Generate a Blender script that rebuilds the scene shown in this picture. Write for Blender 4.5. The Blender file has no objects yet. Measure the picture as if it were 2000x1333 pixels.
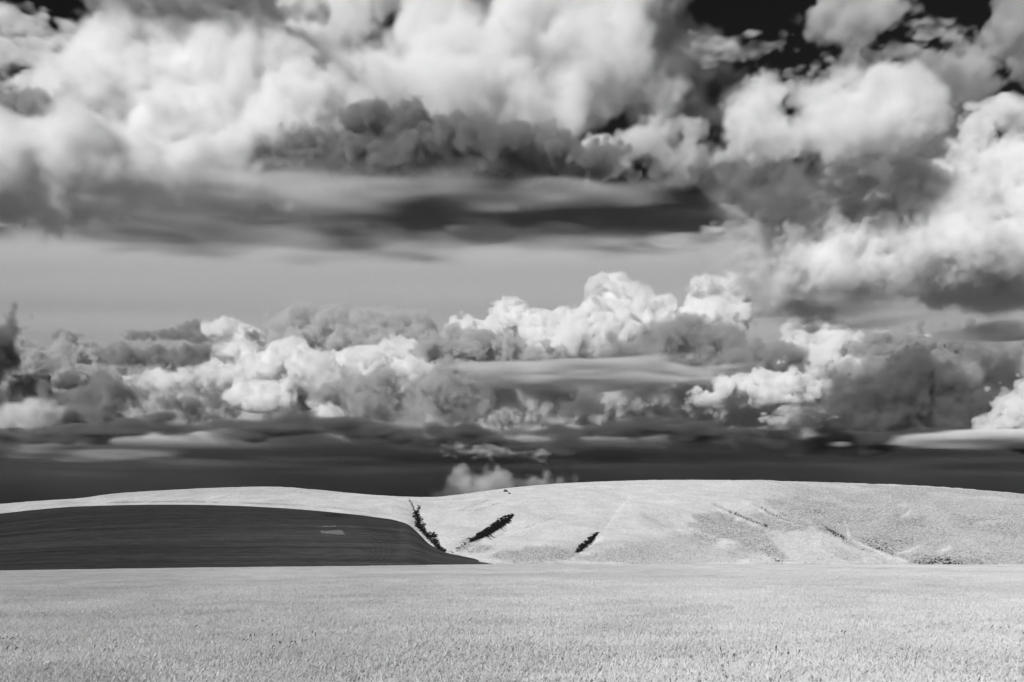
import bpy, math, time
import numpy as np
from mathutils import Vector

T0 = time.time()
SC = bpy.context.scene
COL = SC.collection

# ------------------------------------------------------------------ camera, sky, sun, exposure
F = 1944.4            # focal length in photo pixels (35 mm on a 36 mm sensor, 2000 px wide)
HZ = 1095.0           # eye level in the photo
EYE = 1.70
cam = bpy.data.cameras.new('camera')
cam.lens = 35.0
cam.sensor_width = 36.0
cam.shift_y = (HZ - 666.5) / 2000.0
cam.clip_start = 0.1
cam.clip_end = 300000.0
cam_ob = bpy.data.objects.new('camera', cam)
COL.objects.link(cam_ob)
cam_ob.location = (0, 0, EYE)
cam_ob.rotation_euler = (math.radians(90), 0, 0)
SC.camera = cam_ob

SUN_EL = math.radians(29)
SUN_AZ = math.radians(-149)      # clockwise from +Y (the view direction): behind and to the left
to_sun = Vector((math.sin(SUN_AZ) * math.cos(SUN_EL), math.cos(SUN_AZ) * math.cos(SUN_EL), math.sin(SUN_EL)))
world = bpy.data.worlds.new('World')
SC.world = world
world.use_nodes = True
wt = world.node_tree
bg = wt.nodes['Background']
sky = wt.nodes.new('ShaderNodeTexSky')
sky.sky_type = 'NISHITA'
sky.sun_disc = False
sky.sun_elevation = SUN_EL
sky.sun_rotation = SUN_AZ
sky.altitude = 1500
sky.air_density = 0.2
sky.dust_density = 0.15
sky.ozone_density = 3.0
sep = wt.nodes.new('ShaderNodeSeparateColor')     # black and white film behind a deep red filter: only the red part of the sky counts
wt.links.new(sky.outputs[0], sep.inputs[0])
wt.links.new(sep.outputs[0], bg.inputs['Color'])
bg.inputs['Strength'].default_value = 0.05

sun = bpy.data.lights.new('sun', 'SUN')
sun.energy = 5.0
sun.angle = math.radians(0.53)
sun.color = (1.0, 1.0, 1.0)
sun_ob = bpy.data.objects.new('sun', sun)
COL.objects.link(sun_ob)
sun_ob.rotation_euler = (-to_sun).to_track_quat('-Z', 'Y').to_euler()

SC.view_settings.view_transform = 'Standard'
SC.view_settings.look = 'None'
SC.view_settings.exposure = -0.12
SC.view_settings.gamma = 1.0
SC.cycles.volume_bounces = 9
SC.cycles.max_bounces = 12
SC.cycles.diffuse_bounces = 5
SC.cycles.transparent_max_bounces = 128
SC.cycles.volume_step_rate = 5.0
SC.cycles.volume_max_steps = 1024
SC.cycles.use_denoising = True

# ------------------------------------------------------------------ helpers
def tag(o, label=None, cat=None, group=None, kind=None):
    if label: o['label'] = label
    if cat: o['category'] = cat
    if group: o['group'] = group
    if kind: o['kind'] = kind
    return o

def mesh_obj(name, v, f, mat=None, parent=None, smooth=False):
    """v n x 3, f m x k (one polygon size)"""
    v = np.ascontiguousarray(v, np.float32); f = np.ascontiguousarray(f, np.int32)
    k = f.shape[1]
    m = bpy.data.meshes.new(name)
    m.vertices.add(len(v)); m.vertices.foreach_set('co', v.ravel())
    m.loops.add(f.size); m.loops.foreach_set('vertex_index', f.ravel())
    m.polygons.add(len(f)); m.polygons.foreach_set('loop_start', np.arange(0, f.size, k, dtype=np.int32))
    m.polygons.foreach_set('use_smooth', np.full(len(f), smooth, dtype=bool))
    m.update(calc_edges=True)
    o = bpy.data.objects.new(name, m)
    COL.objects.link(o)
    if mat: m.materials.append(mat)
    if parent: o.parent = parent
    return o

def fattr(o, name, a):
    at = o.data.attributes.new(name, 'FLOAT', 'POINT')
    at.data.foreach_set('value', np.ascontiguousarray(a, np.float32).ravel())

def grid_faces(nr, nc):
    i = np.arange(nr * nc).reshape(nr, nc)
    return np.stack([i[:-1, :-1], i[:-1, 1:], i[1:, 1:], i[1:, :-1]], -1).reshape(-1, 4)

def bspline(pos):
    """weights of a cubic B-spline at pos (>=0): matrix len(pos) x L"""
    i = np.floor(pos).astype(int); t = (pos - i).astype(np.float32)
    W = np.zeros((len(pos), int(i.max()) + 4), np.float32)
    r = np.arange(len(pos))
    W[r, i] += (1 - t) ** 3 / 6
    W[r, i + 1] += (3 * t ** 3 - 6 * t ** 2 + 4) / 6
    W[r, i + 2] += (-3 * t ** 3 + 3 * t ** 2 + 3 * t + 1) / 6
    W[r, i + 3] += t ** 3 / 6
    return W

def noise3(n, vox, cell, rng):
    """smooth noise, about unit deviation, on a regular n grid; vox and cell are 3-vectors in the same unit"""
    Ws = [bspline(np.arange(n[k]) * vox[k] / cell[k] + rng.random()) for k in range(3)]
    R = rng.normal(size=[w.shape[1] for w in Ws]).astype(np.float32)
    R = np.tensordot(Ws[0], R, (1, 0))
    R = np.tensordot(R, Ws[1], (1, 1)).transpose(0, 2, 1)
    R = np.tensordot(R, Ws[2], (2, 1))
    return R * 3.0

def noise2(x, y, cell, seed, octaves=1, gain=.5):
    """smooth noise at scattered points"""
    out = 0; amp = 1; tot = 0
    for o in range(octaves):
        r = np.random.default_rng(seed + o * 7)
        T = r.normal(size=(256, 256)).astype(np.float32)
        cx, cy = (cell if isinstance(cell, tuple) else (cell, cell))
        a = x / cx * 2 ** o + 37.3; b = y / cy * 2 ** o + 11.7
        i = np.floor(a).astype(int); j = np.floor(b).astype(int)
        s = a - i; t = b - j
        s = s * s * s * (s * (s * 6 - 15) + 10); t = t * t * t * (t * (t * 6 - 15) + 10)
        g = lambda p, q: T[p & 255, q & 255]
        out = out + amp * ((g(i, j) * (1 - s) + g(i + 1, j) * s) * (1 - t) + (g(i, j + 1) * (1 - s) + g(i + 1, j + 1) * s) * t)
        tot += amp; amp *= gain
    return out / tot

def smooth(a, b, x):
    t = np.clip((x - a) / (b - a), 0, 1)
    return t * t * (3 - 2 * t)

def curve(pts, x):
    """smooth curve through traced points (Catmull-Rom via cubic Hermite)"""
    px = np.array([p[0] for p in pts], float); py = np.array([p[1] for p in pts], float)
    m = np.gradient(py, px)
    i = np.clip(np.searchsorted(px, x) - 1, 0, len(px) - 2)
    h = px[i + 1] - px[i]; t = np.clip((x - px[i]) / h, 0, 1)
    return ((1 + 2 * t) * (1 - t) ** 2 * py[i] + t * (1 - t) ** 2 * h * m[i] + t * t * (3 - 2 * t) * py[i + 1] + t * t * (t - 1) * h * m[i + 1])

class Mat:
    def __init__(self, name):
        self.m = bpy.data.materials.new(name); self.m.use_nodes = True
        self.t = self.m.node_tree; self.t.nodes.clear()
        self.out = self.n('ShaderNodeOutputMaterial')
    def n(self, kind, **kw):
        nd = self.t.nodes.new(kind)
        for k, v in kw.items(): setattr(nd, k, v)
        return nd
    def l(self, a, b): self.t.links.new(a, b)
    def math(self, op, a, b=None, c=None):
        nd = self.n('ShaderNodeMath', operation=op)
        for k, v in enumerate((a, b, c)):
            if v is None: continue
            if isinstance(v, (int, float)): nd.inputs[k].default_value = v
            else: self.l(v, nd.inputs[k])
        return nd.outputs[0]
    def noise(self, scale, detail=3, rough=.55, vec=None, stretch=None):
        if vec is None:
            vec = self.n('ShaderNodeTexCoord').outputs['Object']
        if stretch:
            mp = self.n('ShaderNodeMapping'); mp.inputs['Scale'].default_value = stretch
            self.l(vec, mp.inputs[0]); vec = mp.outputs[0]
        nd = self.n('ShaderNodeTexNoise')
        nd.inputs['Scale'].default_value = scale; nd.inputs['Detail'].default_value = detail; nd.inputs['Roughness'].default_value = rough
        self.l(vec, nd.inputs['Vector'])
        return nd.outputs['Fac']
    def attr(self, name, kind='GEOMETRY'):
        nd = self.n('ShaderNodeAttribute', attribute_name=name, attribute_type=kind)
        return nd.outputs['Fac']
    def range(self, v, a, b, c, d):
        nd = self.n('ShaderNodeMapRange'); self.l(v, nd.inputs[0])
        for k, q in enumerate((a, b, c, d)): nd.inputs[k + 1].default_value = q
        return nd.outputs[0]
    def diffuse(self, value, rough=1.0, bump=None, bstr=.5, bdist=.2, trans=0.0):
        p = self.n('ShaderNodeBsdfDiffuse')
        p.inputs['Roughness'].default_value = rough
        if isinstance(value, (int, float)): p.inputs['Color'].default_value = (value,) * 3 + (1,)
        else: self.l(value, p.inputs['Color'])
        if bump is not None:
            b = self.n('ShaderNodeBump'); b.inputs['Strength'].default_value = bstr; b.inputs['Distance'].default_value = bdist
            self.l(bump, b.inputs['Height']); self.l(b.outputs[0], p.inputs['Normal'])
        sh = p.outputs[0]
        if trans:
            q = self.n('ShaderNodeBsdfTranslucent')
            if isinstance(value, (int, float)): q.inputs['Color'].default_value = (value,) * 3 + (1,)
            else: self.l(value, q.inputs['Color'])
            mx = self.n('ShaderNodeMixShader'); mx.inputs[0].default_value = trans
            self.l(sh, mx.inputs[1]); self.l(q.outputs[0], mx.inputs[2]); sh = mx.outputs[0]
        self.l(sh, self.out.inputs['Surface'])
        return self.m

# ------------------------------------------------------------------ land
def te(py): return (HZ - py) / F           # tangent of elevation
PX = np.unique(np.concatenate([np.arange(-2600, -60, 40.), np.arange(-60, 2060, 2.5), np.arange(2060, 4640, 40.)]))

# wide ground, to the horizon
m = Mat('far_ground')
gm = m.diffuse(m.range(m.noise(.0008, 5), .3, .7, .12, .2))
r = 120000.0
g = mesh_obj('ground', [(-r, -r, -9), (r, -r, -9), (r, r, -9), (-r, r, -9)], [(0, 1, 2, 3)], gm)
tag(g, kind='structure')

# crop field in front
def field_z(x, y):
    u = x / np.maximum(y, 1.0) * F + 1000
    edge_py = np.interp(u, [-3000, -500, 0, 350, 700, 950, 1300, 2000, 4000], [1140, 1121, 1115.5, 1110, 1106.5, 1103, 1102.5, 1104, 1112])
    w = np.clip(y / 220.0, 0, None)
    ztop = (EYE - .30) * 1.0 + te(edge_py) * 220.0
    z = ztop * np.minimum(w, 1.0) + .10 * noise2(x, y, 26.0, 5, 2) * smooth(5, 40, y) * (1 - smooth(140, 215, y))
    over = np.clip(y - 220, 0, None)
    return z - (over / 30.0) ** 1.6 * .75 - .0
ys = np.concatenate([np.linspace(-30, 10, 12), np.linspace(11, 60, 70), np.linspace(61, 232, 130), np.linspace(234, 330, 30)])
us = np.linspace(-1.5, 1.5, 301)
YY, UU = np.meshgrid(ys, us, indexing='ij')
XX = UU * (np.maximum(YY, 0) + 40)
ZZ = np.maximum(field_z(XX, YY), -8.6)
m = Mat('field_soil')
fm = m.diffuse(m.range(m.noise(.6, 4), .3, .7, .58, .72))
fld = mesh_obj('crop_field', np.stack([XX, YY, ZZ], -1).reshape(-1, 3), grid_faces(*XX.shape), fm, smooth=True)
tag(fld, 'pale crop field sloping gently up to a straight far edge', kind='structure')

# pale grass hills behind
SKYLINE = [(-2600, 1055), (-1200, 1030), (-500, 1010), (0, 984.5), (100, 977), (150, 974), (220, 965), (330, 957.5), (440, 952.5), (550, 951.5), (620, 957), (700, 964.5), (760, 969), (800, 970.5), (850, 971), (890, 967),
           (950, 959), (1050, 948), (1150, 942), (1250, 938.5), (1400, 938), (1550, 941), (1700, 945.5), (1800, 949.5), (1880, 955), (1950, 961), (2000, 966), (2300, 996), (2900, 1035), (4600, 1060)]
YB0 = 330.0
def back_crest(px): return np.interp(px, [-2600, 0, 450, 800, 1000, 1400, 2000, 4600], [950, 930, 900, 830, 900, 1000, 960, 1000])
def back_te(px, t):
    c = te(curve(SKYLINE, px)); b = te(1138.0)
    g = np.where(t <= 1, 1 - np.clip(1 - t, 0, 1) ** 1.7, 1 - 1.2 * np.clip(t - 1, 0, None) ** 1.7)
    return b + (c - b) * g
def back_point(px, py):
    """where the line of sight through a traced pixel meets the slope (before carving)"""
    ts = np.linspace(0, 1, 600); e = back_te(np.full(600, px), ts)
    t = np.interp(te(py), e, ts)
    y = YB0 + (back_crest(px) - YB0) * t
    return np.array([(px - 1000) / F * y, y])
ts = np.concatenate([np.linspace(0, 1, 330), np.linspace(1.01, 1.9, 40)])
TT, PP = np.meshgrid(ts, PX, indexing='ij')
YB = YB0 + (back_crest(PP) - YB0) * TT
XB = (PP - 1000) / F * YB
ZB = EYE + YB * back_te(PP, TT)
ZB = np.maximum(ZB, -8.8)

def seg_dist(x, y, poly):
    """distance to a polyline, signed side and the position along it 0..1"""
    best = np.full(x.shape, 1e9, np.float32); along = np.zeros(x.shape, np.float32); side = np.zeros(x.shape, np.float32)
    seg = np.linalg.norm(np.diff(poly, axis=0), axis=1); cum = np.concatenate([[0], np.cumsum(seg)])
    for i in range(len(poly) - 1):
        a = poly[i]; d = poly[i + 1] - a; L2 = d @ d
        t = np.clip(((x - a[0]) * d[0] + (y - a[1]) * d[1]) / L2, 0, 1)
        ex = x - a[0] - t * d[0]; ey = y - a[1] - t * d[1]
        q = np.sqrt(ex * ex + ey * ey)
        m_ = q < best
        best = np.where(m_, q, best); along = np.where(m_, (cum[i] + t * seg[i]) / cum[-1], along)
        side = np.where(m_, np.sign(d[0] * ey - d[1] * ex), side)
    return best, side, along

# gullies: traced bottom line (upper end first), depth, width left/right of the way down
GULLIES = [
    ([(803, 985), (815, 1008), (822, 1030), (838, 1052), (862, 1073), (905, 1092)], 4.5, 8, 6),
    ([(1003, 1007), (985, 1024), (955, 1040), (928, 1054), (905, 1066), (880, 1082)], 4.5, 8, 5.5),
    ([(1172, 1040), (1158, 1054), (1140, 1070), (1122, 1086), (1105, 1100)], 3.4, 6, 5),
    ([(1232, 962), (1226, 975), (1205, 1000), (1192, 1018), (1175, 1040)], 1.2, 6, 6),
    ([(1392, 983), (1425, 1000), (1460, 1013), (1500, 1028)], 6.5, 14, 8),
    ([(1475, 982), (1500, 1003), (1530, 1014), (1560, 1024)], 6.5, 14, 8),
    ([(1575, 1009), (1600, 1022), (1628, 1040), (1655, 1054)], 8.0, 14, 8),
    ([(1615, 1005), (1640, 1024), (1650, 1038), (1658, 1055)], 2.0, 5, 5),
    ([(1658, 1055), (1690, 1068), (1735, 1085), (1790, 1098), (1830, 1106)], 16.0, 38, 16),
    ([(1480, 1060), (1500, 1080), (1524, 1095), (1540, 1103)], 2.0, 8, 6),
    ([(1300, 1000), (1345, 1030), (1400, 1048), (1460, 1062)], 6.0, 26, 14),
    ([(1830, 1000), (1790, 1020), (1765, 1045), (1740, 1080)], 8.0, 24, 18),
    ([(960, 978), (900, 1003), (860, 1018)], .8, 9, 7),
    ([(1090, 1005), (1040, 1030), (970, 1062)], .8, 10, 8),
]
nearview = (PP > -60) & (PP < 2060) & (TT < 1.02)
for pts, depth, wl, wr in GULLIES:
    poly = np.array([back_point(*p) for p in pts])
    lo = poly.min(0) - 3 * max(wl, wr); hi = poly.max(0) + 3 * max(wl, wr)
    bx = (XB > lo[0]) & (XB < hi[0]) & (YB > lo[1]) & (YB < hi[1])
    x, y = XB[bx], YB[bx]
    wob = 2.0 * noise2(x, y, 12.0, 31, 2)
    d, s, al = seg_dist(x + wob * .6, y + wob, poly)
    w = np.where(s > 0, wl, wr)
    taper = smooth(0, .18, al) * (1 - .7 * smooth(.8, 1., al))
    ZB[bx] -= depth * taper * np.exp(-(d / w) ** 1.3) * (1 + .25 * noise2(x, y, 9., 8, 2))
# spurs between the gullies on the broad right slope, hummocks and small erosion lines
rightness = smooth(1330, 1560, PP)
ZB += nearview * ((4.6 * noise2(XB, YB, (46., 90.), 3, 3) + 2.2 * noise2(XB + .35 * YB, YB, (24., 240.), 17, 2)) * smooth(0, .2, 1 - TT) * (.35 + .65 * rightness))
ZB += nearview * (.28 * noise2(XB, YB, (7., 12.), 12, 3)) * (.5 + .9 * rightness)

# grey scrub tone, with slope shade put into it (ellipses traced on the photograph, turned into places on the slope)
SCRUB_SHADE = [(1070, 1082, 70, 17, .75), (1010, 1088, 50, 12, .7), (1240, 1082, 90, 20, .55), (1300, 1075, 90, 26, .4), (1420, 1040, 75, 22, .9), (1470, 1060, 60, 20, .8), (1380, 1028, 50, 14, .7), (1530, 1025, 60, 14, .8),
         (1500, 1010, 45, 13, .7), (1600, 998, 70, 20, .95), (1640, 1015, 35, 22, .9), (1620, 1045, 40, 12, .8), (1700, 1065, 60, 22, .9), (1735, 1078, 40, 14, .8), (1820, 1095, 90, 12, .95), (1760, 1005, 90, 30, .45),
         (1900, 1000, 120, 30, .55), (1980, 1010, 50, 20, .7), (1860, 1050, 150, 40, .5), (1950, 1080, 80, 25, .45), (1340, 1060, 60, 20, .45), (1660, 975, 130, 18, .35), (930, 1072, 30, 8, .6), (1150, 1092, 50, 8, .5), (1620, 1090, 60, 8, .35),
         (1430, 965, 60, 8, .15), (1380, 1085, 90, 15, .3), (1820, 965, 150, 12, .3)]
def pixel_of(x, y, z): return 1000 + x / y * F, HZ - (z - EYE) / y * F
UPX, UPY = pixel_of(XB, YB, ZB)
SD = np.zeros(XB.shape, np.float32)
for (cx, cy, rx, ry, a) in SCRUB_SHADE:
    q = np.sqrt(((UPX - cx) / rx) ** 2 + ((UPY - cy) / ry) ** 2)
    SD = np.maximum(SD, a * (1 - smooth(.55, 1.25, q + .25 * noise2(XB, YB, (14., 40.), 77, 3))))
SD = np.maximum(SD, .85 * smooth(1380, 1680, UPX) * (.7 + .4 * noise2(XB, YB, (40., 60.), 61, 3)) * smooth(0, .06, 1 - TT))  # shade of the broad right slope put into the scrub tone
track = np.interp(UPX, [0, 150, 330, 450, 560, 650, 780], [994, 983, 980, 981.5, 986, 992, 1008])
SD = np.maximum(SD, .95 * np.exp(-((UPY - track) / 1.3) ** 2) * smooth(40, 160, UPX) * (1 - smooth(700, 790, UPX)) * smooth(-.6, .6, noise2(XB, YB, (14., 60.), 63, 2)))
SD = np.maximum(SD, .22 * (1 - smooth(964, 970, UPY + .02 * (UPX - 500))) * (1 - smooth(700, 800, UPX)))
# scrub plus painted rill shade, and painted lit edges on the ridges beside them (traced lines)
def stroke(pts, w):
    d, _, al = seg_dist(UPX, UPY * 1.0, np.array(pts, float))
    return np.exp(-(d / w) ** 2) * smooth(0, .12, al) * (1 - smooth(.85, 1, al))
for pts, w, a in [([(1385, 982), (1425, 999), (1465, 1016), (1505, 1031)], 2.2, .9), ([(1462, 980), (1500, 1002), (1530, 1014), (1575, 1028)], 2.2, .8), ([(1500, 985), (1540, 1005), (1570, 1020)], 2.0, .6), ([(1585, 1008), (1615, 1028), (1655, 1053)], 3.0, .9),
                  ([(1620, 1010), (1640, 1026), (1652, 1042)], 1.8, .8), ([(1645, 1000), (1652, 1025), (1657, 1045)], 1.6, .6), ([(1480, 1078), (1505, 1088), (1528, 1100)], 2.0, .7), ([(1440, 1025), (1480, 1050), (1510, 1075)], 5, .55), ([(1370, 1018), (1420, 1040), (1470, 1062)], 9, .8),
                  ([(1640, 1000), (1600, 1003), (1560, 995)], 5, .85), ([(1690, 1058), (1720, 1072), (1738, 1082)], 7, .9), ([(1790, 1103), (1850, 1100), (1900, 1104)], 5, .9), ([(960, 974), (930, 986), (890, 1000)], 1.6, .4), ([(980, 981), (950, 991), (925, 1000)], 1.4, .4), ([(1090, 1008), (1050, 1022), (1020, 1034)], 1.6, .4),
                  ([(1600, 1060), (1625, 1075), (1640, 1088)], 2, .35), ([(1620, 1088), (1680, 1092), (1720, 1096)], 1.8, .45)]:
    SD = np.maximum(SD, a * stroke(pts, w) * (.75 + .3 * noise2(XB, YB, (6., 14.), 66, 2)))
def in_shape(px, py, poly):
    ins = np.zeros(px.shape, bool); j = len(poly) - 1
    for i in range(len(poly)):
        xi, yi = poly[i]; xj, yj = poly[j]
        if yi != yj: ins ^= ((yi > py) != (yj > py)) & (px < (xj - xi) * (py - yi) / (yj - yi) + xi)
        j = i
    return ins
def zone(poly, soft=6.0):
    wx = UPX + 9 * noise2(XB, YB, (16., 40.), 101, 3); wy = UPY + 5 * noise2(XB, YB, (16., 40.), 102, 3)
    return sum(in_shape(wx + soft * math.cos(a) * q, wy + .6 * soft * math.sin(a) * q, poly).astype(np.float32) for q in (.4, 1.) for a in np.arange(0, 6.2, 1.05)) / 12
mott = .8 + .35 * noise2(XB, YB, (10., 22.), 103, 3)
for poly, a in [([(1480, 975), (1560, 968), (1660, 985), (1662, 1050), (1620, 1042), (1570, 1024), (1520, 1002)], .85), ([(1662, 1052), (1670, 980), (1800, 970), (2100, 990), (2100, 1106), (1805, 1106)], .62), ([(1664, 1048), (1720, 1046), (1755, 1080), (1738, 1088)], 1.0), ([(1775, 1097), (1800, 1086), (1890, 1088), (1905, 1108)], 1.1),
                ([(1355, 1010), (1410, 1003), (1480, 1030), (1530, 1062), (1535, 1100), (1500, 1090), (1450, 1062), (1390, 1036)], .95), ([(1030, 1070), (1090, 1072), (1100, 1104), (960, 1104)], .6), ([(1200, 1068), (1300, 1055), (1380, 1085), (1370, 1104), (1180, 1104)], .5), ([(1250, 985), (1330, 1000), (1350, 1030), (1260, 1040)], .18)]:
    SD = np.maximum(SD, a * zone(poly) * mott)
SD *= 1 - .85 * zone([(1500, 1056), (1560, 1036), (1600, 1040), (1655, 1058), (1785, 1102), (1545, 1106)], 4.0)
SD = np.clip(SD, 0, 1)
GULLY_SHADE = np.zeros(SD.shape, np.float32)      # gully shade put into the ground colour under the scrub
for pts, w in [([(812, 1000), (817, 1015), (820, 1030), (834, 1045), (848, 1060), (866, 1078)], 7.0), ([(1002, 1007), (985, 1020), (962, 1035), (938, 1049), (918, 1058)], 6.5), ([(1168, 1042), (1155, 1054), (1140, 1068), (1127, 1079)], 5.0), ([(1612, 1030), (1632, 1042), (1654, 1054)], 3.0), ([(1800, 1104), (1840, 1100), (1880, 1104)], 4.0),
               ([(1425, 999), (1465, 1016), (1500, 1029)], 1.6), ([(799, 975), (804, 986), (810, 1000)], 2.0), ([(820, 988), (815, 998), (813, 1006)], 2.6), ([(1485, 990), (1505, 1004), (1535, 1016)], 1.4)]:
    d, _, al = seg_dist(UPX + 1.5 * noise2(XB, YB, (3., 8.), 91, 2), UPY, np.array(pts, float))
    GULLY_SHADE = np.maximum(GULLY_SHADE, (1 - smooth(.45, 1.0, d / (w * (.35 + .65 * np.sin(np.pi * np.clip(al * .85 + .1, 0, 1)))))))
LIT_TONE = np.zeros(SD.shape, np.float32)  # lit gully lips and ridges painted paler into the slope
for pts, w, a in [([(1440, 975), (1475, 992), (1520, 1012), (1575, 1032)], 2.5, .7), ([(1300, 1005), (1345, 1032), (1400, 1052), (1460, 1066)], 4, .6), ([(1658, 1052), (1690, 1068), (1735, 1086), (1785, 1101)], 3.5, 1.), ([(1648, 1015), (1655, 1035), (1660, 1056)], 3, .8), ([(1234, 962), (1226, 976), (1205, 1000), (1192, 1020), (1178, 1040)], 2.5, .8),
                  ([(1178, 1046), (1160, 1062), (1135, 1080), (1108, 1100)], 3, .9), ([(1002, 1016), (975, 1040), (945, 1056), (895, 1085)], 3.5, .9), ([(1860, 1068), (1845, 1074), (1830, 1078)], 5, .8), ([(1800, 1066), (1775, 1076), (1745, 1084)], 3, .8), ([(1782, 998), (1770, 1006), (1760, 1012)], 4, .6), ([(1970, 1018), (1930, 1020), (1900, 1022)], 4, .5),
                  ([(900, 1086), (960, 1094), (1010, 1099)], 4, .6), ([(1060, 1099), (1110, 1096), (1170, 1099)], 3, .6), ([(1440, 1095), (1500, 1098), (1560, 1099)], 3, .5)]:
    LIT_TONE = np.maximum(LIT_TONE, a * stroke(pts, w))
SD = SD * (1 - .9 * LIT_TONE)
m = Mat('dry_grass')
sc = m.attr('scrub')  # scrub cover together with the slope shade painted as its tone
fine = m.noise(.55, 5, .7)
mid = m.noise(.06, 5, .65, stretch=(1.0, .6, 1.0))
base = m.range(mid, .3, .7, .42, .54)
spk = m.range(fine, .40, .62, .80, 1.03)
c = m.math('MULTIPLY', m.math('MULTIPLY', base, spk), m.range(m.attr('lit_tone'), 0, 1, 1.0, 1.16))
dark = m.range(fine, .35, .65, .10, .33)
mx = m.n('ShaderNodeMix', data_type='FLOAT')
m.l(m.math('MULTIPLY', sc, .9), mx.inputs[0]); m.l(c, mx.inputs[2]); m.l(dark, mx.inputs[3])
mp = m.n('ShaderNodeMix', data_type='FLOAT')
m.l(m.attr('gully_shade'), mp.inputs[0]); m.l(mx.outputs[0], mp.inputs[2]); mp.inputs[3].default_value = .02
hillmat = m.diffuse(mp.outputs[0], bump=m.noise(.7, 4, .65), bstr=.6, bdist=.6)

verts = np.stack([XB, YB, ZB], -1)
split = int(np.searchsorted(PX, 806.))
for nm, sl, lab in (('left_hill', slice(0, split + 1), 'low pale grass hill rising behind the dark ploughed field'), ('right_hill', slice(split, None), 'broad pale grass hill cut by gullies under the dark clouds')):
    vv = verts[:, sl]
    o = mesh_obj(nm, vv.reshape(-1, 3), grid_faces(vv.shape[0], vv.shape[1]), hillmat, smooth=True)
    fattr(o, 'scrub', SD[:, sl]); fattr(o, 'lit_tone', LIT_TONE[:, sl]); fattr(o, 'gully_shade', GULLY_SHADE[:, sl])
    tag(o, lab, kind='structure')

# dark ploughed field on the nearer left rise
CREST_A = [(-2600, 1060), (-1000, 1035), (-300, 1019), (0, 1003.5), (60, 997), (130, 991), (220, 987.5), (330, 986), (450, 988), (560, 993.5), (650, 1001), (730, 1010), (775, 1017.5), (797, 1025), (815, 1040), (835, 1060), (862, 1076), (900, 1086), (950, 1094.6), (1000, 1102.6), (1060, 1112), (1150, 1126)]
YA0 = 325.0
def ploughed_crest(px): return np.interp(px, [-2600, 0, 450, 780, 860, 1150], [620, 600, 570, 520, 450, 400])
pa = PX[PX <= 1100]
ta = np.concatenate([np.linspace(0, 1, 170), np.linspace(1.02, 1.8, 30)])
TA, PA = np.meshgrid(ta, pa, indexing='ij')
YA = YA0 + (ploughed_crest(PA) - YA0) * TA
cA = te(curve(CREST_A, PA)); bA = te(1138.0)
gA = np.where(TA <= 1, 1 - np.clip(1 - TA, 0, 1) ** 1.6, 1 - 1.6 * np.clip(TA - 1, 0, None) ** 1.5)
ZA = EYE + YA * (bA + (cA - bA) * gA)
XA = (PA - 1000) / F * YA
ZA += .05 * noise2(XA, YA, (5., 2.2), 4, 3) * (TA < 1)
ZA = np.maximum(ZA, -8.7)
APX, APY = pixel_of(XA, YA, ZA)
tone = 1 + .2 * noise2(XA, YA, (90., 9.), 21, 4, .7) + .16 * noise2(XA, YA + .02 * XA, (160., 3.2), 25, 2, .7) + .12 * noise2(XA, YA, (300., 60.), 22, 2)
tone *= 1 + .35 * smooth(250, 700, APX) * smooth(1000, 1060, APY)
# an arc of turned furrows near the gully and a wet smear under the top edge
rr = np.hypot((APX - 700) / 1.5, (APY - 1075))
tone *= 1 - .25 * np.exp(-((rr - 52 - 6 * np.sin(APX * .05)) / 5.) ** 2) * smooth(690, 720, APX) * (1 - smooth(1040, 1060, APY))
for k in range(6):
    tone *= 1 - .14 * np.exp(-((rr - 44 + k * 7) / 1.6) ** 2) * smooth(690, 730, APX)
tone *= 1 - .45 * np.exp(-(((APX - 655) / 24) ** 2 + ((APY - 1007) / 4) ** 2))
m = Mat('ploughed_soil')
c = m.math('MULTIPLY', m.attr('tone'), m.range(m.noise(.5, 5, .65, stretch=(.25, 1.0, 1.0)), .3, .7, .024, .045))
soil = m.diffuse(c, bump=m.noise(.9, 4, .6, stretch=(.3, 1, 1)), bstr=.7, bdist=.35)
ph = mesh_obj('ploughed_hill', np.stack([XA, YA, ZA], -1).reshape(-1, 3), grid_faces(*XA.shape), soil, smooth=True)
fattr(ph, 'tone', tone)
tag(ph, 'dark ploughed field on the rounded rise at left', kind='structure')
def ploughed_point(px, py, up=.06):
    tq = np.linspace(0, 1, 500); y = YA0 + (ploughed_crest(px) - YA0) * tq
    e = bA + (te(curve(CREST_A, np.full(500, float(px)))) - bA) * (1 - (1 - tq) ** 1.6)
    yy = float(np.interp(te(py), e, y)); return ((px - 1000) / F * yy, yy, EYE + yy * te(py) + up)
m = Mat('stubble')
stub = m.diffuse(m.range(m.noise(1.2, 4, .7, stretch=(.3, 1, 1)), .35, .65, .05, .19))
rng = np.random.default_rng(4)
def patch(quads, name):
    v = []; f = []
    for top, bot in quads:
        n = len(top)
        for (a, b) in zip(top, bot):
            for k in range(4):
                t = k / 3; v.append(ploughed_point(a[0] * (1 - t) + b[0] * t, a[1] * (1 - t) + b[1] * t, .09))
        o = len(v) - n * 4
        for i in range(n - 1):
            for k in range(3):
                f.append((o + i * 4 + k, o + i * 4 + k + 1, o + i * 4 + k + 5, o + i * 4 + k + 4))
    return mesh_obj(name, v, f, stub, ph)
def ragged(a, b, n, j):
    return [(a[0] + (b[0] - a[0]) * k / n + rng.normal(0, .6), a[1] + (b[1] - a[1]) * k / n + rng.normal(0, j)) for k in range(n + 1)]
patch([(ragged((624, 1037.6), (670, 1036.4), 16, .5), ragged((630, 1042.5), (675, 1045), 16, .8))], 'stubble_patch')
patch([(ragged((619, 1029.2), (657, 1027.8), 11, .3), ragged((619, 1029.6), (657, 1029.4), 11, .4))], 'stubble_patch')
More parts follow.
